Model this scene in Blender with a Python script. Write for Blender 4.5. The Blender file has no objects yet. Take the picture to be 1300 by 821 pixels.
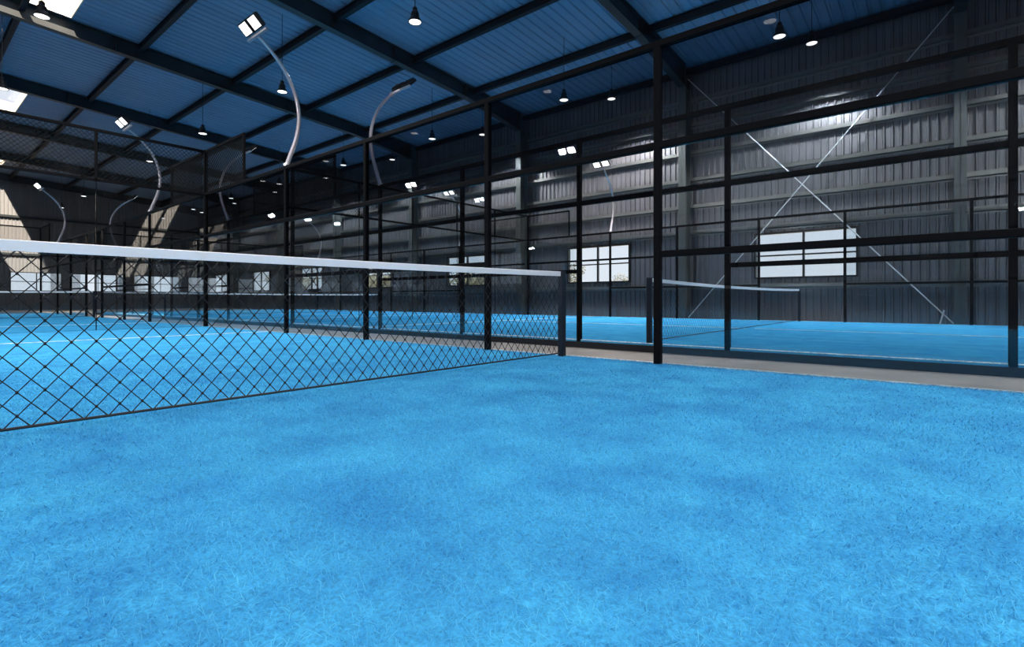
import bpy, math, random
import numpy as np
from mathutils import Vector, Matrix
random.seed(7); np.random.seed(7)
S = bpy.context.scene
COL = S.collection

# ------------------------------------------------------------------ helpers
def tag(o, label=None, cat=None, group=None, kind=None):
    if label: o['label'] = label
    if cat: o['category'] = cat
    if group: o['group'] = group
    if kind: o['kind'] = kind
    return o
def empty(name, loc=(0, 0, 0), label=None, cat=None, group=None, kind=None):
    o = bpy.data.objects.new(name, None); COL.objects.link(o)
    o.location = loc; o.empty_display_size = .2
    return tag(o, label, cat, group, kind)
def wloc(o):
    v = Vector((0, 0, 0))
    while o is not None:
        v += o.location; o = o.parent
    return v
class MB:
    """collects world-space geometry; build() makes one mesh object relative to its parent"""
    def __init__(s): s.v = []; s.f = []
    def add(s, vs, fs):
        n = len(s.v); s.v += [tuple(p) for p in vs]; s.f += [tuple(i+n for i in f) for f in fs]; return s
    def box(s, a, b):
        x0, y0, z0 = a; x1, y1, z1 = b
        return s.add([(x0,y0,z0),(x1,y0,z0),(x1,y1,z0),(x0,y1,z0),(x0,y0,z1),(x1,y0,z1),(x1,y1,z1),(x0,y1,z1)],
                     [(0,3,2,1),(4,5,6,7),(0,1,5,4),(1,2,6,5),(2,3,7,6),(3,0,4,7)])
    def bevbox(s, a, b, r=.006):
        """box along z with chamfered vertical edges"""
        x0, y0, z0 = a; x1, y1, z1 = b
        p = [(x0+r,y0),(x1-r,y0),(x1,y0+r),(x1,y1-r),(x1-r,y1),(x0+r,y1),(x0,y1-r),(x0,y0+r)]
        vs = [(x,y,z0) for x,y in p]+[(x,y,z1) for x,y in p]
        fs = [tuple(range(7,-1,-1)), tuple(range(8,16))]+[(i,(i+1)%8,(i+1)%8+8,i+8) for i in range(8)]
        return s.add(vs, fs)
    def railY(s, x, z, y0, y1, w=.06, h=.06, r=.006):
        a, b = w/2, h/2
        p = [(-a+r,-b),(a-r,-b),(a,-b+r),(a,b-r),(a-r,b),(-a+r,b),(-a,b-r),(-a,-b+r)]
        vs = [(x+q[0],y0,z+q[1]) for q in p]+[(x+q[0],y1,z+q[1]) for q in p]
        fs = [tuple(range(8)), tuple(range(15,7,-1))]+[(i,i+8,(i+1)%8+8,(i+1)%8) for i in range(8)]
        return s.add(vs, fs)
    def railX(s, y, z, x0, x1, w=.06, h=.06, r=.006):
        a, b = w/2, h/2
        p = [(-a+r,-b),(a-r,-b),(a,-b+r),(a,b-r),(a-r,b),(-a+r,b),(-a,b-r),(-a,-b+r)]
        vs = [(x0,y+q[0],z+q[1]) for q in p]+[(x1,y+q[0],z+q[1]) for q in p]
        fs = [tuple(range(7,-1,-1)), tuple(range(8,16))]+[(i,(i+1)%8,(i+1)%8+8,i+8) for i in range(8)]
        return s.add(vs, fs)
    def tube(s, pts, rad, n=6, caps=True):
        P = [Vector(p) for p in pts]; k = len(P)
        R = rad if isinstance(rad, (list, tuple)) else [rad]*k
        vs = []; up = None
        for i in range(k):
            t = (P[min(i+1,k-1)]-P[max(i-1,0)]).normalized()
            if up is None:
                up = Vector((0,0,1)) if abs(t.z) < .9 else Vector((1,0,0))
            a = t.cross(up)
            if a.length < 1e-5: a = t.cross(Vector((.3,1,.2)))
            a.normalize(); b = a.cross(t).normalized(); up = b
            for j in range(n):
                an = 2*math.pi*j/n
                vs.append(P[i]+(a*math.cos(an)+b*math.sin(an))*R[i])
        fs = []
        for i in range(k-1):
            for j in range(n):
                fs.append((i*n+j, (i+1)*n+j, (i+1)*n+(j+1)%n, i*n+(j+1)%n))
        if caps:
            fs.append(tuple(range(n))); fs.append(tuple(range(k*n-1,(k-1)*n-1,-1)))
        return s.add(vs, fs)
    def lathe(s, prof, c=(0,0,0), n=24):
        vs = []; fs = []
        for r, z in prof:
            for j in range(n):
                a = 2*math.pi*j/n; vs.append((c[0]+r*math.cos(a), c[1]+r*math.sin(a), c[2]+z))
        for i in range(len(prof)-1):
            for j in range(n):
                fs.append((i*n+j, i*n+(j+1)%n, (i+1)*n+(j+1)%n, (i+1)*n+j))
        return s.add(vs, fs)
    def quad(s, a, b, c, d): return s.add([a,b,c,d], [(0,1,2,3)])
    def mesh(s, name, off=(0,0,0)):
        me = bpy.data.meshes.new(name); o = Vector(off)
        me.from_pydata([(p[0]-o.x,p[1]-o.y,p[2]-o.z) for p in s.v], [], s.f); me.update(); return me
    def build(s, name, mat, parent=None, smooth=False, label=None, cat=None, group=None, kind=None, org=None):
        base = wloc(parent) if parent else Vector((0,0,0))
        loc = Vector(org)-base if org is not None else Vector((0,0,0))
        me = s.mesh(name, base+loc)
        if mat: me.materials.append(mat)
        if smooth: me.shade_smooth()
        o = bpy.data.objects.new(name, me); COL.objects.link(o)
        o.parent = parent; o.location = loc
        return tag(o, label, cat, group, kind)
def kids(o): return [c for c in o.children]
def copy_tree(o, parent=None):
    c = o.copy(); COL.objects.link(c); c.parent = parent
    for ch in kids(o): copy_tree(ch, c)
    return c

# ------------------------------------------------------------------ materials
def new_mat(name):
    m = bpy.data.materials.new(name); m.use_nodes = True
    nt = m.node_tree; return m, nt, nt.nodes, nt.links, nt.nodes['Principled BSDF']
def pbr(name, col, rough=.5, metal=0., spec=.5, var=0., vscale=6., bump=0., bscale=80., stretch=None):
    m, nt, N, L, b = new_mat(name)
    b.inputs['Base Color'].default_value = (*col, 1); b.inputs['Roughness'].default_value = rough
    b.inputs['Metallic'].default_value = metal; b.inputs['Specular IOR Level'].default_value = spec
    tc = N.new('ShaderNodeTexCoord'); mp = N.new('ShaderNodeMapping')
    g = N.new('ShaderNodeNewGeometry'); L.new(g.outputs['Position'], mp.inputs[0])
    if stretch: mp.inputs['Scale'].default_value = stretch
    if var:
        n = N.new('ShaderNodeTexNoise'); n.inputs['Scale'].default_value = vscale; n.inputs['Detail'].default_value = 5
        L.new(mp.outputs[0], n.inputs['Vector'])
        r = N.new('ShaderNodeValToRGB')
        r.color_ramp.elements[0].color = (*[c*(1-var) for c in col], 1); r.color_ramp.elements[0].position = .3
        r.color_ramp.elements[1].color = (*[min(1, c*(1+var)) for c in col], 1); r.color_ramp.elements[1].position = .7
        L.new(n.outputs['Fac'], r.inputs[0]); L.new(r.outputs[0], b.inputs['Base Color'])
    if bump:
        n = N.new('ShaderNodeTexNoise'); n.inputs['Scale'].default_value = bscale; n.inputs['Detail'].default_value = 4
        L.new(mp.outputs[0], n.inputs['Vector'])
        bp = N.new('ShaderNodeBump'); bp.inputs['Strength'].default_value = bump; bp.inputs['Distance'].default_value = .02
        L.new(n.outputs['Fac'], bp.inputs['Height']); L.new(bp.outputs[0], b.inputs['Normal'])
    return m
def emit(name, col, s):
    m, nt, N, L, b = new_mat(name); N.remove(b)
    e = N.new('ShaderNodeEmission'); e.inputs[0].default_value = (*col, 1); e.inputs[1].default_value = s
    L.new(e.outputs[0], N['Material Output'].inputs[0]); return m
def glass_mat(name, tint, f0=.05, fmax=.9, gloss=(1, 1, 1)):
    m, nt, N, L, b = new_mat(name); N.remove(b)
    lw = N.new('ShaderNodeLayerWeight'); lw.inputs[0].default_value = .5
    p = N.new('ShaderNodeMath'); p.operation = 'POWER'; p.inputs[1].default_value = 5; L.new(lw.outputs['Facing'], p.inputs[0])
    q = N.new('ShaderNodeMath'); q.operation = 'MULTIPLY_ADD'; q.inputs[1].default_value = fmax; q.inputs[2].default_value = f0
    L.new(p.outputs[0], q.inputs[0])
    t = N.new('ShaderNodeBsdfTransparent'); t.inputs[0].default_value = (*tint, 1)
    g = N.new('ShaderNodeBsdfGlossy'); g.inputs['Roughness'].default_value = 0; g.inputs[0].default_value = (*gloss, 1)
    mx = N.new('ShaderNodeMixShader'); L.new(q.outputs[0], mx.inputs[0]); L.new(t.outputs[0], mx.inputs[1]); L.new(g.outputs[0], mx.inputs[2])
    L.new(mx.outputs[0], N['Material Output'].inputs[0]); return m

M = {}
M['black'] = pbr('black_powder_coat', (.003, .003, .004), .6, .0, .06, var=.15, vscale=9)
M['netpost'] = pbr('net_post_paint', (.010, .013, .022), .4, .1, .35, var=.15, vscale=9)
M['wire'] = pbr('black_wire', (.012, .012, .014), .5, 0, .3)
M['fwire'] = pbr('fence_wire', (.016, .015, .014), .7, .0, .1)
M['band'] = pbr('white_band', (.90, .90, .92), .6, 0, .3, var=.03, vscale=4, bump=.15, bscale=300)
M['steel'] = pbr('frame_steel', (.035, .042, .048), .42, .4, .4, var=.2, vscale=1.3)
M['purlin'] = pbr('purlin_steel', (.012, .016, .022), .55, .3, .3, var=.15, vscale=1.5)
M['column'] = pbr('column_steel', (.085, .095, .095), .45, .3, .5, var=.12, vscale=1.2)
M['girt'] = pbr('girt_steel', (.24, .245, .24), .33, .85, .5, var=.12, vscale=1.0)
M['clad'] = pbr('wall_cladding', (.175, .175, .192), .38, .6, .5, var=.12, vscale=1.2, stretch=(1, 3, .25))
M['endclad'] = pbr('end_cladding', (.17, .172, .185), .5, .15, .4, var=.08, vscale=1.2, stretch=(3, 1, .25))
M['roof'] = pbr('roof_deck', (.165, .245, .36), .5, .15, .4, var=.07, vscale=.8, stretch=(.4, 3, 1))
M['concrete'] = pbr('concrete', (.27, .245, .23), .75, 0, .3, var=.18, vscale=1.6, bump=.25, bscale=60)
M['kerb'] = pbr('kerb_steel', (.012, .014, .02), .4, .2, .4)
M['pole'] = pbr('lamp_pole_steel', (.50, .46, .50), .30, .75, .5)
M['housing'] = pbr('lamp_housing', (.02, .02, .022), .4, .3, .5)
M['curb'] = pbr('skylight_curb', (.62, .58, .50), .6, 0, .3)
M['rod'] = pbr('brace_rod_steel', (.75, .76, .80), .35, .3, .5)
M['frame'] = pbr('window_frame', (.015, .016, .018), .4, .2, .4)
M['bark'] = pbr('bark', (.10, .075, .05), .9, 0, .2, var=.3, vscale=8, bump=.5, bscale=20)
M['leaf'] = pbr('leaves', (.11, .115, .085), .7, 0, .3, var=.5, vscale=1.2)
M['soil'] = pbr('outside_ground', (.22, .20, .15), .9, 0, .2, var=.3, vscale=.4)
M['line'] = pbr('line_paint', (.66, .74, .82), .8, 0, .2, var=.35, vscale=30, bump=.3, bscale=200)
M['glass'] = glass_mat('court_glass', (.90, .925, .94), .030, .95)
M['smoked'] = glass_mat('smoked_glass', (.67, .69, .72), .030, .95)
M['pane'] = glass_mat('window_glass', (.97, .98, .99), .02, .5)
M['lens'] = emit('floodlight_lens', (1, .98, .95), 3)
M['plens'] = emit('pendant_lens', (1, .985, .96), 3)
M['roof_fill'] = emit('roof_fill_glow', (1, .98, .95), 2.9)  # emission for the unseen roof panels added to brighten the turf

def turf_mat(name, blade=False):
    m, nt, N, L, b = new_mat(name)
    g = N.new('ShaderNodeNewGeometry')
    n1 = N.new('ShaderNodeTexNoise'); n1.inputs['Scale'].default_value = 2.6; n1.inputs['Detail'].default_value = 6; n1.inputs['Roughness'].default_value = .62
    L.new(g.outputs['Position'], n1.inputs['Vector'])
    r = N.new('ShaderNodeValToRGB'); e = r.color_ramp.elements
    e[0].position = .30; e[0].color = (.043, .28, .60, 1)
    e[1].position = .70; e[1].color = (.072, .44, .77, 1)
    L.new(n1.outputs['Fac'], r.inputs[0])
    n2 = N.new('ShaderNodeTexNoise'); n2.inputs['Scale'].default_value = 110; n2.inputs['Detail'].default_value = 3
    L.new(g.outputs['Position'], n2.inputs['Vector'])
    r2 = N.new('ShaderNodeValToRGB'); r2.color_ramp.elements[0].position = .3; r2.color_ramp.elements[0].color = (.62, .62, .66, 1)
    r2.color_ramp.elements[1].position = .7; r2.color_ramp.elements[1].color = (1.15, 1.12, 1.06, 1)
    mx = N.new('ShaderNodeMix'); mx.data_type = 'RGBA'; mx.blend_type = 'MULTIPLY'; mx.inputs[0].default_value = 1
    L.new(r.outputs[0], mx.inputs[6])
    if blade:
        at = N.new('ShaderNodeAttribute'); at.attribute_name = 'tone'
        r3 = N.new('ShaderNodeValToRGB'); q = r3.color_ramp.elements
        q[0].position = 0; q[0].color = (1.05, 1.04, 1.02, 1); q[1].position = 1; q[1].color = (2.3, 1.45, 1.12, 1)
        L.new(at.outputs['Fac'], r3.inputs[0]); L.new(r3.outputs[0], mx.inputs[7])
    else:
        L.new(n2.outputs['Fac'], r2.inputs[0]); L.new(r2.outputs[0], mx.inputs[7])
        n3 = N.new('ShaderNodeTexNoise'); n3.inputs['Scale'].default_value = 160; n3.inputs['Detail'].default_value = 2
        L.new(g.outputs['Position'], n3.inputs['Vector'])
        bp = N.new('ShaderNodeBump'); bp.inputs['Strength'].default_value = .6; bp.inputs['Distance'].default_value = .01
        L.new(n3.outputs['Fac'], bp.inputs['Height']); L.new(bp.outputs[0], b.inputs['Normal'])
    L.new(mx.outputs[2], b.inputs['Base Color'])
    b.inputs['Roughness'].default_value = .9; b.inputs['Specular IOR Level'].default_value = .0
    if blade:
        tr = N.new('ShaderNodeBsdfTranslucent'); L.new(mx.outputs[2], tr.inputs[0])
        ms = N.new('ShaderNodeMixShader'); ms.inputs[0].default_value = .45
        L.new(b.outputs[0], ms.inputs[1]); L.new(tr.outputs[0], ms.inputs[2]); L.new(ms.outputs[0], N['Material Output'].inputs[0])
    return m
M['turf'] = turf_mat('blue_turf'); M['blade'] = turf_mat('blue_turf_blade', True)

# ------------------------------------------------------------------ key dimensions (metres)
X1, X2, X3 = 4.805, 6.92, 17.10      # side fence planes
XL = -5.30
NET1, NET2 = 3.27, 23.62             # net lines of the two rows
HC = 10.11                           # half court length
ZT = -.022                           # turf backing
ZF = -.14                            # concrete
WX = 18.35                           # cladding plane of the long wall
EY = 51.6                            # end wall plane
XB, YB = -12.0, -15.4                # left wall, rear wall
FR = [-.3+7.35*n for n in range(-2, 8)]
def zroof(x): return 8.80+.058*(18.3-x)

# ------------------------------------------------------------------ ground
MB().box((XB-.3, YB-.3, ZF-.2), (WX+.2, EY+.3, ZF)).build('floor', M['concrete'], kind='structure')
MB().box((WX+.25, -80, ZF-.5), (140, 160, ZF-.25)).box((XB-60, EY+.35, ZF-.5), (WX+.2, 160, ZF-.25)).build(
    'outside_ground', M['soil'], kind='structure')

turfs = {}
def turf(x0, x1, yn, label):
    y0, y1 = yn-HC+.0, yn+HC
    r = empty('court_turf', ((x0+x1)/2, yn, ZF), label, 'sports turf')
    MB().box((x0, y0, ZF+.001), (x1, y1, ZT)).build('turf_carpet', M['turf'], r)
    xc = (x0+x1)/2; h = ZT+.006
    for s in (-1, 1):
        MB().box((x0+.02, yn+s*6.95-.028, ZT-.002), (x1-.02, yn+s*6.95+.028, h)).build('service_line', M['line'], r, label='white painted line')
        a, b = sorted((yn+s*.1, yn+s*7.1))
        MB().box((xc-.028, a, ZT-.002), (xc+.028, b, h+.0005)).build('centre_line', M['line'], r, label='white painted line')
    for xe in (x0+.012, x1-.028):
        MB().box((xe, y0+.02, ZT-.002), (xe+.016, y1-.02, ZT+.011)).build('edge_strip', M['line'], r, label='thin white edge strip')
    return r
t1 = turf(XL, X1+.06, NET1, 'bright blue artificial grass filling the whole foreground under the nearest net')
t2 = turf(X2-.02, X3+.05, NET1, 'blue artificial grass of the court on the right beyond the glass and walkway')
t3 = turf(XL, X1+.06, NET2+.05, 'blue artificial grass of the far left court behind the mesh topped glass end wall')
t4 = turf(X2-.02, X3+.05, NET2+.05, 'blue artificial grass of the far court in the middle distance beside the window wall')

# grass blades around the camera
def blades():
    R = []
    def region(x0, x1, y0, y1, dens, keep):
        n = int((x1-x0)*(y1-y0)*dens)
        p = np.random.rand(n, 2)*[x1-x0, y1-y0]+[x0, y0]
        d = np.hypot(p[:, 0], p[:, 1]); p = p[keep(d)]
        R.append(p)
    xe = X1+.055
    region(-2.2, xe, -2.4, 2.2, 9500, lambda d: (d < 2.1) & (d > .35))
    region(-2.5, xe, -2.6, 4.6, 5200, lambda d: (d >= 2.1) & (d < 3.6))
    region(-2.5, xe, -3.0, 6.0, 2600, lambda d: (d >= 3.6) & (d < 5.6))
    region(-2.5, xe, -4.0, 9.0, 900, lambda d: (d >= 5.6) & (d < 9.5) & (np.random.rand(len(d)) < (9.5-d)/3.9))
    region(xe-.10, xe, -4.0, 8.0, 6000, lambda d: d > 0)
    p = np.concatenate(R); n = len(p)
    d = np.hypot(p[:, 0], p[:, 1])
    an = np.random.rand(n)*2*np.pi; ln = .012+.022*np.random.rand(n)
    w = (.0007+.0005*np.random.rand(n))*np.clip(d/2.2, 1, 3)
    h = (.005+.012*np.random.rand(n))*np.clip(3.4/d, .35, 1)
    dx, dy = np.cos(an), np.sin(an); sx, sy = -dy*w, dx*w
    cv = (np.random.rand(n)-.5)*.014
    z0 = ZT
    V = np.zeros((n, 5, 3))
    V[:, 0] = np.stack([p[:, 0]-sx, p[:, 1]-sy, np.full(n, z0)], 1)
    V[:, 1] = np.stack([p[:, 0]+sx, p[:, 1]+sy, np.full(n, z0)], 1)
    mx, my = p[:, 0]+dx*ln*.45, p[:, 1]+dy*ln*.45
    V[:, 2] = np.stack([mx+sx*.9-dy*cv, my+sy*.9+dx*cv, z0+h*.85], 1)
    V[:, 3] = np.stack([mx-sx*.9-dy*cv, my-sy*.9+dx*cv, z0+h*.85], 1)
    V[:, 4] = np.stack([p[:, 0]+dx*ln, p[:, 1]+dy*ln, z0+h*(.6+.5*np.random.rand(n))], 1)
    b = np.arange(n)*5
    me = bpy.data.meshes.new('turf_blades')
    me.vertices.add(n*5); me.vertices.foreach_set('co', V.reshape(-1).astype(np.float32))
    lv = np.stack([b, b+1, b+2, b+3, b+3, b+2, b+4], 1).reshape(-1)
    me.loops.add(n*7); me.loops.foreach_set('vertex_index', lv.astype(np.int32))
    me.polygons.add(n*2)
    ls = np.stack([np.arange(n)*7, np.arange(n)*7+4], 1).reshape(-1)
    me.polygons.foreach_set('loop_start', ls.astype(np.int32))
    me.update(calc_edges=True)
    a = me.attributes.new('tone', 'FLOAT', 'FACE')
    tn = np.repeat(np.random.rand(n)**1.6, 2); a.data.foreach_set('value', tn.astype(np.float32))
    me.materials.append(M['blade'])
    o = bpy.data.objects.new('turf_blades', me); COL.objects.link(o)
    o.parent = t1; o.location = -t1.location
    tag(o, 'short curly blue grass blades', kind='stuff')
blades()

# ------------------------------------------------------------------ nets
def chainlink(mb, width, z0, z1f, pitch, vp, rad, knot=0, n=4, place=None):
    """vertical zigzag wires hooked into each other; place(u, w, z) -> world"""
    k = int(round(width/pitch)); pt = width/k
    for i in range(k):
        u0 = (i+.5)*pt
        zt = z1f(u0); m = max(2, int(round((zt-z0)/(vp/2)))); st = (zt-z0)/m
        pts = []
        for j in range(m+1):
            s = 1 if (j+i) % 2 == 0 else -1
            u = u0+s*pt*.5
            pts.append(place(min(max(u, 0), width), .6*rad*s, zt-j*st))
        mb.tube(pts, rad, n, caps=False)
        if knot:
            for q in [pts[j] for j in range(1, m) if ((1 if (j+i) % 2 == 0 else -1) > 0) == (i % 2 == 0)]:
                v = Vector(q)
                mb.tube([v-Vector((0, 0, knot)), v, v+Vector((0, 0, knot))], [rad*.9, rad*2.0, rad*.9], 5)
def make_net(x0, x1, yn, label, near=False):
    r = empty('padel_net', ((x0+x1)/2, yn, ZT), label, 'net')
    W = x1-x0; xm = (x0+x1)/2
    top = lambda u: .915-.040*(1-((u-W/2)/(W/2))**2)
    mb = MB()
    chainlink(mb, W-.06, .012, lambda u: top(u)-.045, .0485, .112, .0033 if near else .0018, .008 if near else 0, 5 if near else 3,
              lambda u, w, z: (x0+.03+u, yn+w, z))
    mb.build('net_mesh', M['wire'], r, smooth=True)
    mb = MB(); N = 40; a = []
    for i in range(N+1):
        u = W*i/N; x = x0+u; t = top(u)
        a += [(x, yn-.007, t-.052), (x, yn-.009, t-.004), (x, yn, t), (x, yn+.009, t-.004), (x, yn+.007, t-.052)]
    f = [(i*5+j, (i+1)*5+j, (i+1)*5+(j+1) % 5, i*5+(j+1) % 5) for i in range(N) for j in range(5)]
    mb.add(a, f).build('top_band', M['band'], r, label='white top tape')
    MB().tube([(x0+.03, yn, .014), (xm, yn, .012), (x1-.03, yn, .014)], .0075, 6).build('bottom_cord', M['wire'], r)
    for x in (x0-.02, x1+.02):
        p = MB(); p.bevbox((x-.034, yn-.036, ZT-.001), (x+.034, yn+.036, .92), .008)
        p.build('net_post', M['netpost'], r)
    return r
make_net(XL+.08, X1-.03, NET1, 'black chain link net with white top tape crossing the foreground from the left', True)
make_net(X2+.12, X3-.10, NET1, 'black net with white tape standing on the right court behind the glass')
make_net(XL+.08, X1-.03, NET2, 'small distant net with white tape seen low at the left edge through the glass')
make_net(X2+.12, X3-.10, NET2, 'small distant net with white tape on the far middle court')

# ------------------------------------------------------------------ side fences
OFF = [1.12, 3.70, 6.24]
PH = .068
def side_fence(x, yn, label, near_corner=True, far_corner=True, glass=True, mesh=True, smoked=False):
    r = empty('court_fence', (x, yn, ZF), label, 'fence')
    ya, yb = yn-HC, yn+HC
    a = PH/2
    for s in (-1, 1):
        for o in (OFF if s > 0 else [1.12, 3.77, 6.24]):
            MB().bevbox((x-a, yn+s*o-a, ZF+.09), (x+a, yn+s*o+a, 3.05)).build('post', M['black'], r, org=(x, yn+s*o, ZF+.09))
        if (s < 0 and near_corner) or (s > 0 and far_corner):
            y = yn+s*(HC-.02)
            MB().bevbox((x-.04, y-.04, ZF+.09), (x+.04, y+.04, 4.11)).build('corner_post', M['black'], r, org=(x, y, ZF+.09))
        # high mesh corner panel
        y0, y1 = sorted((yn+s*8.05, yn+s*HC))
        yp = yn+s*8.05
        MB().bevbox((x-.025, yp-.025, 3.11), (x+.025, yp+.025, 4.05)).build('upper_post', M['black'], r)
        MB().railY(x, 4.08, y0-.02, y1, .05, .06).build('upper_rail', M['black'], r)
        if mesh:
            mb = MB(); chainlink(mb, y1-y0, 3.10, lambda u: 4.06, .045, .09, .0062, 0, 4, lambda u, w, z: (x+w, y0+u, z))
            mb.build('mesh_panel', M['fwire'], r)
        y0, y1 = sorted((yn+s*OFF[0], yn+s*OFF[2]))
        MB().railY(x, 1.045, y0, y1, .055, .06).build('middle_rail', M['black'], r)
        if glass:
            ed = [OFF[0], OFF[1] if s > 0 else 3.77, OFF[2], 8.05, HC]
            for k in range(4):
                g0, g1 = sorted((yn+s*ed[k], yn+s*ed[k+1])); e = .04 if k < 2 else .006
                MB().box((x-.006, g0+e, -.02), (x+.006, g1-e, 2.06 if smoked else 3.05)).build('glass_pane', M['glass'], r)
                if smoked:
                    MB().box((x-.006, g0+e, 2.14), (x+.006, g1-e, 3.05)).build('upper_pane', M['smoked'], r, label='dark smoked upper pane')
    if smoked:
        MB().box((x-.006, yn-OFF[0]+.04, 2.14), (x+.006, yn+OFF[0]-.04, 3.05)).build('upper_pane', M['smoked'], r, label='dark smoked pane above the entrance')
    MB().railY(x, 3.08, ya, yb, .068, .065).build('top_rail', M['black'], r)
    MB().railY(x, 2.10, ya, yb, .066, .070).build('header_rail', M['black'], r)
    MB().railY(x, ZF+.048, ya, yb, .085, .095).build('kerb_rail', M['kerb'], r)
    return r
side_fence(X1, NET1, 'nearest black steel and glass fence along the right edge of the foreground turf', smoked=True)
side_fence(XL, NET1, 'black steel fence on the left edge of the nearest court, outside the photo', mesh=False)
side_fence(X2, NET1, 'black steel and glass fence just across the grey walkway from the nearest one')
side_fence(X3, NET1, 'thin black fence on the far side of the right court against the window wall')
side_fence(X1, NET2+.05, 'distant black fence on the right edge of the far left court', near_corner=False)
side_fence(XL, NET2+.05, 'black steel and glass fence on the left edge of the far left court', near_corner=False, mesh=False)
side_fence(X2, NET2+.05, 'distant black fence across the walkway, left edge of the far middle court', near_corner=False)
side_fence(X3, NET2+.05, 'distant black fence of the far middle court beside the long wall', near_corner=False)

def end_wall(x0, x1, y, label, glass=True):
    r = empty('mesh_topped_glass_wall', ((x0+x1)/2, y, ZF), label, 'glass wall')
    n = 5; w = (x1-x0)/n
    for i in range(n):
        a = x0+i*w
        if glass:
            MB().box((a+.008, y-.006, -.02), (a+w-.008, y+.006, 3.05)).build('glass_pane', M['glass'], r)
        if i: MB().bevbox((a-.025, y-.025, 3.03), (a+.025, y+.025, 4.06)).build('upper_post', M['black'], r)
        if i:
            MB().box((a-.0075, y-.008, -.02), (a+.0075, y+.008, 3.04)).build('joint_strip', M['black'], r)
    MB().railX(y, 4.08, x0, x1, .05, .06).build('upper_rail', M['black'], r)
    MB().railX(y, 3.06, x0, x1, .05, .055).build('lower_rail', M['black'], r)
    mb = MB(); chainlink(mb, x1-x0, 3.08, lambda u: 4.06, .045, .09, .0066, 0, 4, lambda u, w_, z: (x0+u, y+w_, z))
    mb.build('mesh_panel', M['fwire'], r)
    MB().railX(y, ZF+.048, x0, x1, .085, .095).build('kerb_rail', M['kerb'], r)
    return r
end_wall(XL, X1-.04, NET1+HC, 'nearest glass end wall with chain link mesh above it at the upper left')
end_wall(X2+.04, X3-.04, NET1+HC, 'glass end wall with mesh on top at the back of the right court')
end_wall(XL, X1-.04, NET2+.05+HC, 'farthest left glass end wall with mesh top, small in the distance')
end_wall(X2+.04, X3-.04, NET2+.05+HC, 'farthest glass end wall with mesh top in front of the end windows of the hall')

# ------------------------------------------------------------------ gooseneck floodlights
def make_flood():
    r = empty('gooseneck_floodlight', (0, 0, 3.10))
    ctl = [(3.10, 0), (3.35, .09), (3.65, .19), (3.95, .245), (4.20, .24), (4.50, .17), (4.80, .02), (5.05, -.18), (5.25, -.40), (5.33, -.52)]
    pts = []
    for i in range(len(ctl)-1):
        p0 = ctl[max(i-1, 0)]; p1 = ctl[i]; p2 = ctl[i+1]; p3 = ctl[min(i+2, len(ctl)-1)]
        for t in (0, .25, .5, .75):
            f = lambda a, b, c, d: .5*((2*b)+(-a+c)*t+(2*a-5*b+4*c-d)*t*t+(-a+3*b-3*c+d)*t**3)
            pts.append((f(p0[1], p1[1], p2[1], p3[1]), 0, f(p0[0], p1[0], p2[0], p3[0])))
    pts.append((ctl[-1][1], 0, ctl[-1][0]))
    k = len(pts)
    MB().tube(pts, [.042-.014*i/(k-1) for i in range(k)], 12).build('curved_pole', M['pole'], r, smooth=True)
    MB().lathe([(.0, .0), (.055, .0), (.055, .03), (.045, .05), (0, .05)], (0, 0, 3.10), 16).build('base_collar', M['pole'], r)
    MB().bevbox((-.56, -.36, 5.33), (-.51, .36, 5.37), .008).build('crossbar', M['pole'], r, label='pale steel crossbar')
    # two panels, tilted so that they face down and forward (-x)
    t = Vector((.72, 0, -.69)).normalized(); nrm = Vector((-t.z*-1, 0, 0))
    nrm = Vector((-.69, 0, -.72)).normalized(); t = Vector((.72, 0, -.69)).normalized()
    c = Vector((-.66, 0, 5.47))
    def ob(mb, cy, hy, ht, d0, d1):
        vs = []
        for d in (d0, d1):
            for a, b in ((-1, -1), (1, -1), (1, 1), (-1, 1)):
                vs.append(c+Vector((0, cy+a*hy, 0))+t*(b*ht)+nrm*d)
        mb.add(vs, [(0, 1, 2, 3), (7, 6, 5, 4), (0, 4, 5, 1), (1, 5, 6, 2), (2, 6, 7, 3), (3, 7, 4, 0)])
        return mb
    for cy in (-.175, .175):
        h = ob(MB(), cy, .145, .120, -.05, .012)
        for q in range(6): ob(h, cy-.12+q*.048, .006, .11, -.085, -.05)
        h = h.build('lamp_housing', M['housing'], r, label='black lamp housing')
        ob(MB(), cy, .118, .095, .012, .017).build('lens', M['lens'], h, label='glowing white lens')
        MB().tube([(-.535, cy, 5.36), (-.59, cy, 5.41)], .012, 6).build('bracket', M['pole'], r)
    return r
flood0 = make_flood(); used = [False]
def area_light(name, loc, direction, sx, sy, power, parent=None, col=(1, .97, .93), spread=math.pi):
    l = bpy.data.lights.new(name, 'AREA'); l.shape = 'RECTANGLE'; l.size = sx; l.size_y = sy; l.energy = power; l.color = col; l.spread = spread
    o = bpy.data.objects.new(name, l); COL.objects.link(o); o.location = loc
    o.rotation_euler = Vector(direction).to_track_quat('-Z', 'Y').to_euler()
    if parent:
        o.parent = parent
    return o
FLOOD_P = 260
def flood(x, y, lean, label):
    o = flood0 if not used[0] else copy_tree(flood0); used[0] = True
    o.location = (x, y, 3.112); o.rotation_euler = (0, 0, 0 if lean < 0 else math.pi)
    tag(o, label, 'floodlight', 'gooseneck floodlights on the fence posts')
    s = 1 if lean < 0 else -1
    # children were modelled around (0,0); light just in front of the lens
    for cy in (-.175, .175):
        area_light('floodlight_beam', (x-s*.677, y+cy, .012+5.452), (-s*.69, 0, -.72), .236, .19, .5*FLOOD_P*(1.2 if x < 5 else .12)*(1 if y < 14 else .4), spread=math.radians(165))
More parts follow.
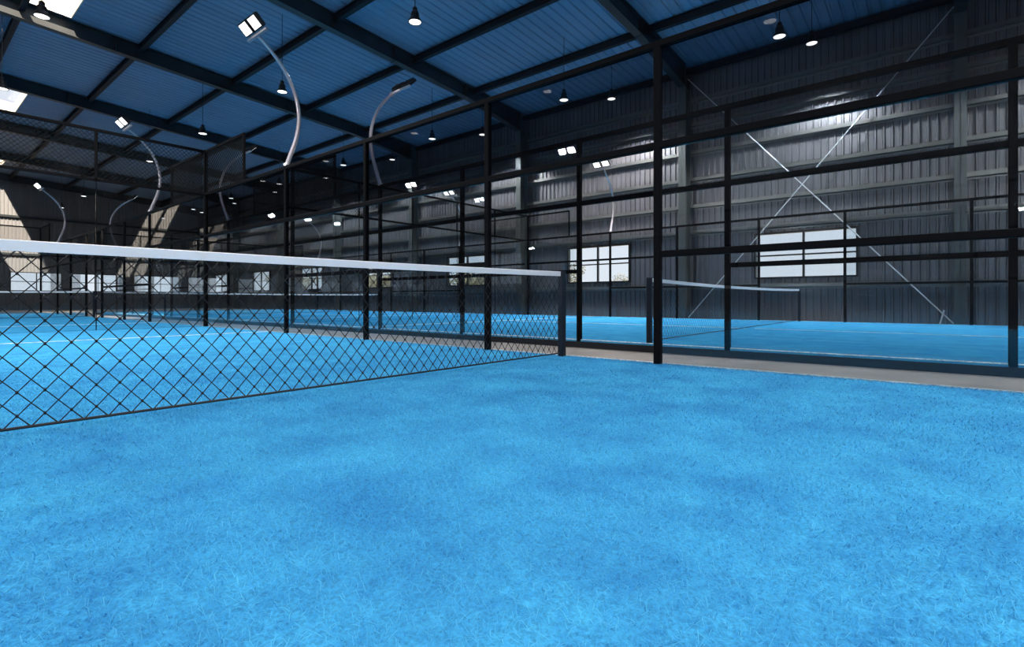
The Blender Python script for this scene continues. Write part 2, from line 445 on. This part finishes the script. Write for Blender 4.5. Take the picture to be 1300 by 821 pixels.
for (x, y, l, t) in [
    (X1, NET1+6.24, -1, 'tall gooseneck floodlight with bright twin lamps, large at the top left, on the nearest fence'),
    (X2, NET1+6.24, 1, 'gooseneck floodlight seen from behind with dark lamp backs against the blue ceiling'),
    (X3, NET1+6.24, -1, 'gooseneck floodlight with lit lamps in front of the grey wall above the nearer window'),
    (X1, NET2-6.2, -1, 'floodlight with lit twin lamps seen through the mesh at the upper left'),
    (X2, NET2-6.2, 1, 'floodlight leaning right on the second distant fence, left of the corner mesh panel'),
    (X3, NET2-6.2, -1, 'distant floodlight with lit lamps near the steel column in the middle of the photo'),
    (X1, NET2+6.3, -1, 'distant floodlight leaning left with small lit lamps in front of the end wall'),
    (X2, NET2+6.3, 1, 'distant floodlight leaning right in front of the dark end wall'),
    (X3, NET2+6.3, -1, 'smallest most distant floodlight beside the far end of the long wall'),
    (XL, NET1+6.24, 1, 'floodlight on the left fence of the nearest court, reflected in the glass above the window'),
    (XL, NET1-6.24, 1, 'floodlight on the left fence of the nearest court, behind the camera position'),
    (XL, NET2-6.2, 1, 'floodlight on the left fence of the far left court, its nearer lamp'),
    (XL, NET2+6.3, 1, 'floodlight on the left fence of the far left court, its farther lamp'),
    (X1, NET1-6.24, -1, 'floodlight on the nearest fence behind the camera position'),
    (X3, NET1-6.24, -1, 'floodlight on the far fence of the right court, right of the photo'),
    (X2, NET1-6.24, 1, 'floodlight on the second fence, right of the photo'),
]: flood(x, y, l, t)

# ------------------------------------------------------------------ pendants
def make_pendant(cord_len):
    r = empty('pendant_lamp', (0, 0, 0))
    MB().tube([(0, 0, .34), (0, 0, cord_len)], .009, 5).build('cord', M['housing'], r)
    MB().lathe([(0, .36), (.03, .355), (.055, .33), (.06, .25), (.085, .23), (.095, .19), (.10, .12), (.15, .03), (.155, 0), (.14, .0), (.13, .012), (0, .012)], n=24).build(
        'lamp_shade', M['housing'], r, smooth=False)
    MB().lathe([(.138, .008), (.09, -.004), (0.0, -.008)], n=24).build('lens', M['plens'], r, label='glowing round lens')
    return r
PEND_P = 900
def pendants(x, z, ys, names, group):
    base = make_pendant(zroof(x)-z-.02); first = True
    for y, nm in zip(ys, names):
        o = base if first else copy_tree(base); first = False
        o.location = (x, y, z); tag(o, nm, 'pendant lamp', group)
        l = bpy.data.lights.new('pendant_beam', 'SPOT'); l.energy = PEND_P*(1.05 if x < 5 else .10 if x < 15 else 2.7)*(1 if y < 14 or (x > 15 and y < 33) else .4); l.spot_size = math.radians(128); l.spot_blend = .25
        l.shadow_soft_size = .13; l.color = (1, .98, .95)
        lo = bpy.data.objects.new('pendant_beam', l); COL.objects.link(lo); lo.location = (x, y, z-.03)
YP = [3.1+6.3*n for n in range(0, 8)]
ordw = ['nearest', 'second', 'third', 'fourth', 'fifth', 'sixth', 'seventh', 'farthest']
pendants(-3.4, 7.0, YP[:5], [f'{w} round pendant lamp of the row left of the photo' for w in ordw[:5]], 'pendant lamps left of the photo')
pendants(2.25, 7.0, YP[2:], [f'{w} small round pendant lamp of the row hanging over the left court' for w in ['nearest', 'second', 'third', 'fourth', 'fifth', 'farthest']], 'pendant lamps over the left courts')
pendants(7.8, 7.0, YP[1:], [f'{w} round pendant lamp of the row over the walkway between the courts' for w in ['nearest', 'second', 'third', 'fourth', 'fifth', 'sixth', 'farthest']], 'pendant lamps over the walkway')
pendants(13.9, 7.0, YP, [f'{w} round pendant lamp of the row over the right courts' for w in ordw], 'pendant lamps over the right courts')
pendants(16.45, 7.72, [2.85+6.25*n for n in range(-1, 8)], [f'{w} round pendant lamp of the row closest to the grey long wall' for w in ['very nearest']+ordw], 'pendant lamps along the wall')

# ------------------------------------------------------------------ long wall with windows
WIN_Y = [FR[i]+3.70 for i in range(len(FR)-1)]
WW, WZ0, WZ1 = 2.76, 1.34, 2.72
def corr(u0, u1, pitch, depth):
    """trapezoid profile: list of (u, offset)"""
    out = []; u = u0
    while u < u1-1e-6:
        for du, o in ((0, 0), (.62, 0), (.72, depth), (.90, depth)):
            uu = u+du*pitch
            if uu < u1: out.append((uu, o))
        u += pitch
    out.append((u1, 0)); return out
def clad_wall(name, mat, u0, u1, z0, ztop, place, wins, pitch=.20, depth=.045):
    pr = corr(u0, u1, pitch, depth)
    cuts = sorted([w[0] for w in wins]+[w[1] for w in wins])
    us = []
    for i in range(len(pr)-1):
        a, b = pr[i], pr[i+1]; us.append(a)
        for c in cuts:
            if a[0] < c-1e-6 and c+1e-6 < b[0]:
                t = (c-a[0])/(b[0]-a[0]); us.append((c, a[1]+t*(b[1]-a[1])))
    us.append(pr[-1])
    mb = MB()
    for i in range(len(us)-1):
        a, b = us[i], us[i+1]; m = (a[0]+b[0])/2
        sp = [(z0, None)]
        w = [w for w in wins if w[0] < m < w[1]]
        segs = [(z0, w[0][2]), (w[0][3], None)] if w else [(z0, None)]
        for s0, s1 in segs:
            ta = s1 if s1 is not None else ztop(a[0]); tb = s1 if s1 is not None else ztop(b[0])
            mb.quad(place(a[0], a[1], s0), place(b[0], b[1], s0), place(b[0], b[1], tb), place(a[0], a[1], ta))
    return mb.build(name, mat, kind='structure')
wins = [(y-WW/2, y+WW/2, WZ0, WZ1) for y in WIN_Y]
clad_wall('wall_right', M['clad'], YB, EY, ZF, lambda u: zroof(WX)+.05, lambda u, o, z: (WX+.04-o, u, z), wins)
# end wall
ew = [(c-WW/2, c+WW/2, 1.30, 2.58) for c in (-8.9, -4.9, -.9, 3.1, 7.1, 11.0, 15.0)]
clad_wall('wall_far_end', M['endclad'], XB, WX, ZF, lambda u: zroof(u)+.05, lambda u, o, z: (u, EY-o, z), ew)
clad_wall('wall_left', M['clad'], YB, EY, ZF, lambda u: zroof(XB)+.05, lambda u, o, z: (XB+o, u, z), [])
clad_wall('wall_rear', M['clad'], XB, WX, ZF, lambda u: zroof(u)+.05, lambda u, o, z: (u, YB+o, z), [])

def window(idx, c, axis, z0, z1, label):
    n = f'window_{idx}'
    if axis == 'y':
        P = lambda u, d, z: (WX-.03+d, c+u, z)
        r = empty(n, (WX, c, z0), kind='structure')
    else:
        P = lambda u, d, z: (c+u, EY-.03+d, z)
        r = empty(n, (c, EY, z0), kind='structure')
    f = .055
    def bx(mb, u0, u1, q0, q1, d0=-.06, d1=.10):
        a = P(u0, d0, q0); b = P(u1, d1, q1)
        mb.box(tuple(min(a[i], b[i]) for i in range(3)), tuple(max(a[i], b[i]) for i in range(3)))
    mb = MB(); h = WW/2
    bx(mb, -h-f, h+f, z0-f, z0); bx(mb, -h-f, h+f, z1, z1+f); bx(mb, -h-f, -h, z0, z1); bx(mb, h, h+f, z0, z1)
    bx(mb, -.03, .03, z0, z1, -.03, .06); bx(mb, -h, h, (z0+z1)/2-.022, (z0+z1)/2+.022, -.03, .06)
    mb.build('window_frame', M['frame'], r)
    mb = MB(); bx(mb, -h, h, z0, z1, .012, .020); mb.build('window_glass', M['pane'], r)
for i, y in enumerate(WIN_Y): window(i+1, y, 'y', WZ0, WZ1, '')
for i, w in enumerate(ew): window(i+20, (w[0]+w[1])/2, 'x', 1.30, 2.58, '')

# girts of the long wall: continuous channels behind the columns
gz = [(1.07, 'lowest'), (2.98, 'second lowest'), (3.90, 'third'), (4.85, 'fourth'), (5.80, 'fifth'), (6.78, 'sixth'), (7.65, 'seventh')]
def girt(mb, z, y0, y1, xb=WX, h=.135, d=.15):
    # Z/C channel: web towards the room, lips top and bottom
    mb.box((xb-d, y0, z-h/2), (xb-d+.012, y1, z+h/2))
    mb.box((xb-d, y0, z+h/2-.012), (xb+.01, y1, z+h/2)); mb.box((xb-d, y0, z-h/2), (xb+.01, y1, z-h/2+.012))
    mb.box((xb-.02, y0, z-h/2), (xb-.008, y1, z-h/2-.05))
    return mb
for z, w in gz:
    girt(MB(), z, YB, EY).build('wall_girt', M['girt'], label=f'{w} horizontal steel girt up the long grey wall, running its whole length', cat='steel girt', group='girts of the long wall')
# end wall girts
for z, w in ((3.9, 'lower'), (6.6, 'upper')):
    MB().box((XB, EY-.18, z-.08), (WX-.2, EY-.03, z-.068)).box((XB, EY-.18, z-.08), (WX-.2, EY-.168, z+.08)).box((XB, EY-.18, z+.068), (WX-.2, EY-.03, z+.08)).build(
        'end_wall_girt', M['steel'], label=f'{w} horizontal steel girt across the far end wall', cat='steel girt', group='girts of the end wall')

# ------------------------------------------------------------------ portal frames
def frame(y, label):
    r = empty('steel_portal_frame', (WX-.3, y, ZF), label, 'steel frame', 'portal frames of the hall')
    xo, xi, hw = WX-.16, WX-.62, .125   # outer flange, inner flange, half flange width
    mb = MB(); zt = zroof(xi)-.02
    mb.box((xi, y-hw, ZF), (xi+.018, y+hw, zt)); mb.box((xo-.018, y-hw, ZF), (xo, y+hw, zt)); mb.box((xi, y-.007, ZF), (xo, y+.007, zt))
    mb.box((xi-.06, y-hw-.05, ZF), (xo+.06, y+hw+.05, ZF+.025))
    for z in (7.95,): mb.box((xi, y-hw, z), (xo, y+hw, z+.014))
    mb.build('column', M['column'], r)
    # rafter: tapered haunch then constant depth
    mb = MB()
    xs = [XB+.1, 5, 14.4, xi+.02]; dp = [.50, .50, .50, .78]
    def sl(x0, x1, za, zb, zc, zd, y0, y1):  # slab between x0,x1 ; bottom za->zb, top zc->zd
        mb.add([(x0,y0,za),(x1,y0,zb),(x1,y1,zb),(x0,y1,za),(x0,y0,zc),(x1,y0,zd),(x1,y1,zd),(x0,y1,zc)],
               [(0,3,2,1),(4,5,6,7),(0,1,5,4),(1,2,6,5),(2,3,7,6),(3,0,4,7)])
    for i in range(3):
        a, b = xs[i], xs[i+1]; ta, tb = zroof(a)-.03, zroof(b)-.03
        sl(a, b, ta-dp[i], tb-dp[i+1], ta, tb, y-.006, y+.006)
        sl(a, b, ta-dp[i], tb-dp[i+1], ta-dp[i]+.018, tb-dp[i+1]+.018, y-hw, y+hw)
        sl(a, b, ta-.018, tb-.018, ta, tb, y-hw, y+hw)
    for x in (xi-.03, 14.4, 11.0, 5.0, -1.0):
        d = .52 if x < 15 else .78
        mb.box((x-.008, y-hw, zroof(x)-.03-d), (x+.008, y+hw, zroof(x)-.04))
    mb.build('rafter', M['steel'], r)
    return r
wd = ['rearmost, behind the camera', 'next behind the camera', 'nearest in view, column at right of photo', 'second, rafter meeting the tallest fence post',
      'third, its rafter crossing the ceiling centre', 'fourth, its long rafter crossing the upper left', 'fifth, its rafter ending behind the upper mesh', 'sixth, seen through the mesh', 'seventh, far back seen through the mesh', 'farthest, against the end wall']
for y, w in zip(FR, wd): frame(y, f'dark steel column and rafter frame, {w}')

# cross bracing
yA, yB2 = FR[2]+.13, FR[3]-.13
xbz = WX-.42
b1 = MB().tube([(xbz, yB2, 8.32), (xbz, yA, ZF+.12)], .017, 8); b1.build('brace_rod', M['rod'], label='pale diagonal brace rod falling from upper left to lower right on the grey wall', cat='brace rod', org=(xbz, yA, ZF))
MB().tube([(xbz, .02, .33), (xbz, .13, ZF)], .022, 8).build('support_strut', M['rod'], bpy.data.objects['brace_rod'])
b2 = MB().tube([(xbz+.05, yB2, ZF+.12), (xbz+.05, yA, 8.32)], .017, 8); b2.build('brace_rod', M['rod'], label='pale diagonal brace rod rising from lower left to upper right on the grey wall', cat='brace rod', org=(xbz+.05, yB2, ZF))

# ------------------------------------------------------------------ roof
SKY = [  # x0, x1, y0, y1, added glowing fill panel
    (1.7, 3.78, 15.3, 21.48, False), (1.7, 3.95, 30.0, 34.9, False), (2.7, 4.9, 44.2, 51.0, False), (-7.5, -5.5, 44.0, 51.2, False),
    (1.7, 3.78, -6.9, -1.0, True), (1.7, 3.78, .5, 6.2, True), (1.7, 3.78, -14.2, -8.4, True),  # from here on: unseen glowing panels, added to light the turf softly
    (-3.4, -1.3, -6.9, -1.0, True), (-3.4, -1.3, .5, 6.2, True), (-3.4, -1.3, 8.0, 13.6, True),
    (-8.6, -6.5, -6.9, -1.0, True), (-8.6, -6.5, .5, 6.2, True), (-8.6, -6.5, 8.0, 13.6, True),
    (-3.4, -1.3, 22.6, 28.4, True), (-3.4, -1.3, 30.0, 35.6, True),
    (9.5, 11.5, -14.2, -8.4, True), (9.5, 11.5, -6.9, -1.6, True),
]
def roof():
    pr = corr(YB, EY, .30, .035)
    cuts = sorted(set([s[2] for s in SKY]+[s[3] for s in SKY])); us = []
    for i in range(len(pr)-1):
        a, b = pr[i], pr[i+1]; us.append(a)
        for c in cuts:
            if a[0] < c-1e-6 and c+1e-6 < b[0]:
                t = (c-a[0])/(b[0]-a[0]); us.append((c, a[1]+t*(b[1]-a[1])))
    us.append(pr[-1]); mb = MB()
    for i in range(len(us)-1):
        a, b = us[i], us[i+1]; m = (a[0]+b[0])/2
        h = sorted([(s[0], s[1]) for s in SKY if s[2] < m < s[3]])
        x = XB-.2; seg = []
        for q in h: seg.append((x, q[0])); x = q[1]
        seg.append((x, WX+.3))
        for p, q in seg:
            mb.quad((p, a[0], zroof(p)+.005+a[1]), (q, a[0], zroof(q)+.005+a[1]), (q, b[0], zroof(q)+.005+b[1]), (p, b[0], zroof(p)+.005+b[1]))
    mb.build('ceiling', M['roof'], kind='structure')
roof()
names = ['bright skylight at the top left corner beside the near pendant lamp', 'small bright skylight at the left edge above the mesh',
         'skylight in the last bay next to the end wall, right one', 'skylight in the last bay next to the end wall, left one']
k = 0
for i, (x0, x1, y0, y1, fill) in enumerate(SKY):
    if i < 4: nm = names[i]
    else: k += 1; nm = f'added glowing roof panel lighting the hall, out of view, at {"left" if x0 < 0 else "right"} position {k}'
    zc = zroof((x0+x1)/2)
    r = empty('roof_skylight', ((x0+x1)/2, (y0+y1)/2, zc), nm, 'skylight', 'roof skylights'); r['kind'] = 'structure'
    H = .26; t = .03; mb = MB()
    for a, b, c, d in ((x0-t, x0, y0-t, y1+t), (x1, x1+t, y0-t, y1+t), (x0, x1, y0-t, y0), (x0, x1, y1, y1+t)):
        mb.add([(a,c,zroof(a)-.03),(b,c,zroof(b)-.03),(b,d,zroof(b)-.03),(a,d,zroof(a)-.03),(a,c,zroof(a)+H),(b,c,zroof(b)+H),(b,d,zroof(b)+H),(a,d,zroof(a)+H)],
               [(0,3,2,1),(4,5,6,7),(0,1,5,4),(1,2,6,5),(2,3,7,6),(3,0,4,7)])
    mb.build('skylight_curb', M['curb'], r)
    mb = MB(); za, zb = zroof(x0)+H, zroof(x1)+H
    mb.add([(x0,y0,za),(x1,y0,zb),(x1,y1,zb),(x0,y1,za),(x0,y0,za+.012),(x1,y0,zb+.012),(x1,y1,zb+.012),(x0,y1,za+.012)],
           [(0,3,2,1),(4,5,6,7),(0,1,5,4),(1,2,6,5),(2,3,7,6),(3,0,4,7)])
    mb.build('skylight_glazing', M['roof_fill'] if fill else M['pane'], r)
# purlins
px = [-9.55, -6.5, -3.45, -.40, 2.65, 5.70, 8.80, 11.90, 14.95]
pw = ['ninth', 'eighth', 'seventh', 'sixth', 'fifth', 'fourth', 'third', 'second', 'first']
for x, w in zip(px, pw):
    mb = MB(); z = zroof(x)
    y = [YB]+FR+[EY]
    segs = []
    for a, b in zip(y[:-1], y[1:]):
        if b-a > .3: segs.append((a, b))
    for a, b in segs:
        mb.box((x-.075, a, z-.25), (x+.075, b, z-.238)); mb.box((x-.006, a, z-.25), (x+.006, b, z-.02)); mb.box((x-.075, a, z-.034), (x+.075, b, z-.022))
    mb.build('roof_purlin', M['purlin'], label=f'{w} dark steel purlin under the ceiling, counted from the long grey wall', cat='purlin', group='roof purlins')
MB().box((WX-.28, YB, zroof(WX)-.22), (WX-.10, EY, zroof(WX)-.04)).build('eave_strut', M['purlin'], label='dark eave beam where the ceiling meets the long grey wall', cat='eave beam')

# ------------------------------------------------------------------ trees outside
def make_tree(seed, h, w):
    rnd = np.random.RandomState(seed)
    r = empty('tree', (0, 0, 0))
    mb = MB(); mb.tube([(0, 0, 0), (.1, .05, h*.3), (0, .1, h*.6)], [.22, .16, .09], 8)
    for k in range(9):
        a = rnd.rand()*6.28; z = h*(.28+.3*rnd.rand())
        mb.tube([(0, 0, z), (math.cos(a)*w*.25, math.sin(a)*w*.25, z+h*.12), (math.cos(a)*w*.42, math.sin(a)*w*.42, z+h*.25)], [.07, .05, .02], 5)
    mb.build('trunk', M['bark'], r, smooth=True)
    V = []; F = []
    cl = [(rnd.randn(3)*[w*.22, w*.22, h*.14]+[0, 0, h*.66], w*(.12+.14*rnd.rand())) for _ in range(26)]
    for c, rad in cl:
        for _ in range(190):
            d = rnd.randn(3); d /= np.linalg.norm(d); p = c+d*rad*(.6+.45*rnd.rand())
            u = rnd.randn(3); u /= np.linalg.norm(u); v = np.cross(u, rnd.randn(3)); v /= np.linalg.norm(v)
            s = .09+.06*rnd.rand(); n = len(V)
            V += [tuple(p-u*s), tuple(p+v*s*.5), tuple(p+u*s), tuple(p-v*s*.5)]; F.append((n, n+1, n+2, n+3))
    m = MB(); m.v = V; m.f = F; m.build('crown', M['leaf'], r)
    return r
tp = [make_tree(1, 5.6, 5.5), make_tree(2, 6.8, 6.0)]
spots = [(44, 30.5, 0, .95), (46, 22.6, 1, .62), (50, 19.5, 0, .66), (41, 36.5, 0, .9), (45, 45, 1, .9), (42, 56, 0, 1.0), (45, 66, 1, .95), (52, 27.0, 1, .6), (48, 75, 0, 1), (46, 88, 1, 1.1)]
seen = set()
tl = ['bushy tree outside at the left side of the two by two window', 'low tree top outside at the right side of the two by two window', 'low tree outside in the middle of the two by two window',
      'tree outside the next window to the left, its left half', 'tree outside the window behind the second fence post', 'tree outside a far window, near the hall corner', 'distant tree outside the farthest side window', 'small distant tree low in the two by two window',
      'distant tree beyond the hall corner', 'most distant tree beyond the hall corner']
for (x, y, kd, sc), lb in zip(spots, tl):
    o = tp[kd] if kd not in seen else copy_tree(tp[kd]); seen.add(kd)
    o.location = (x, y, ZF-.25); o.scale = (sc, sc, sc*.8); o.rotation_euler = (0, 0, x*1.7+y)
    tag(o, lb, 'tree', 'trees outside the windows')

# ------------------------------------------------------------------ light
w = bpy.data.worlds.new('World'); S.world = w; w.use_nodes = True
N = w.node_tree.nodes; L = w.node_tree.links; bg = N['Background']
tc = N.new('ShaderNodeTexCoord'); sp = N.new('ShaderNodeSeparateXYZ'); L.new(tc.outputs['Generated'], sp.inputs[0])
rp = N.new('ShaderNodeValToRGB'); rp.color_ramp.elements[0].position = 0; rp.color_ramp.elements[0].color = (.86, .88, .92, 1)
rp.color_ramp.elements[1].position = .6; rp.color_ramp.elements[1].color = (.72, .80, .95, 1)
L.new(sp.outputs['Z'], rp.inputs[0]); L.new(rp.outputs[0], bg.inputs[0]); bg.inputs[1].default_value = 1.25
sl = bpy.data.lights.new('sun', 'SUN'); sl.energy = 32.0; sl.angle = math.radians(.6); sl.color = (1, .79, .58)
so = bpy.data.objects.new('sun', sl); COL.objects.link(so)
so.rotation_euler = Vector((.42, .95, -1)).to_track_quat('-Z', 'Y').to_euler(); so.location = (-20, -40, 50)

# ------------------------------------------------------------------ camera
cd = bpy.data.cameras.new('camera'); co = bpy.data.objects.new('camera', cd); COL.objects.link(co)
cd.sensor_width = 36; cd.lens = 661/1300*36; cd.shift_y = -(410.5-380.6)/1300
cd.clip_start = .05; cd.clip_end = 400
th = math.atan2(.6396, .7687)   # heading of the view measured from +X
co.location = (0, 0, .60); co.rotation_euler = (math.pi/2, 0, th-math.pi/2)
S.camera = co
S.view_settings.view_transform = 'Standard'; S.view_settings.look = 'None'; S.view_settings.gamma = 1; S.view_settings.use_curve_mapping = False
S.view_settings.exposure = 0
S.cycles.max_bounces = 8; S.cycles.diffuse_bounces = 4; S.cycles.glossy_bounces = 5; S.cycles.transparent_max_bounces = 40
S.cycles.sample_clamp_indirect = 6
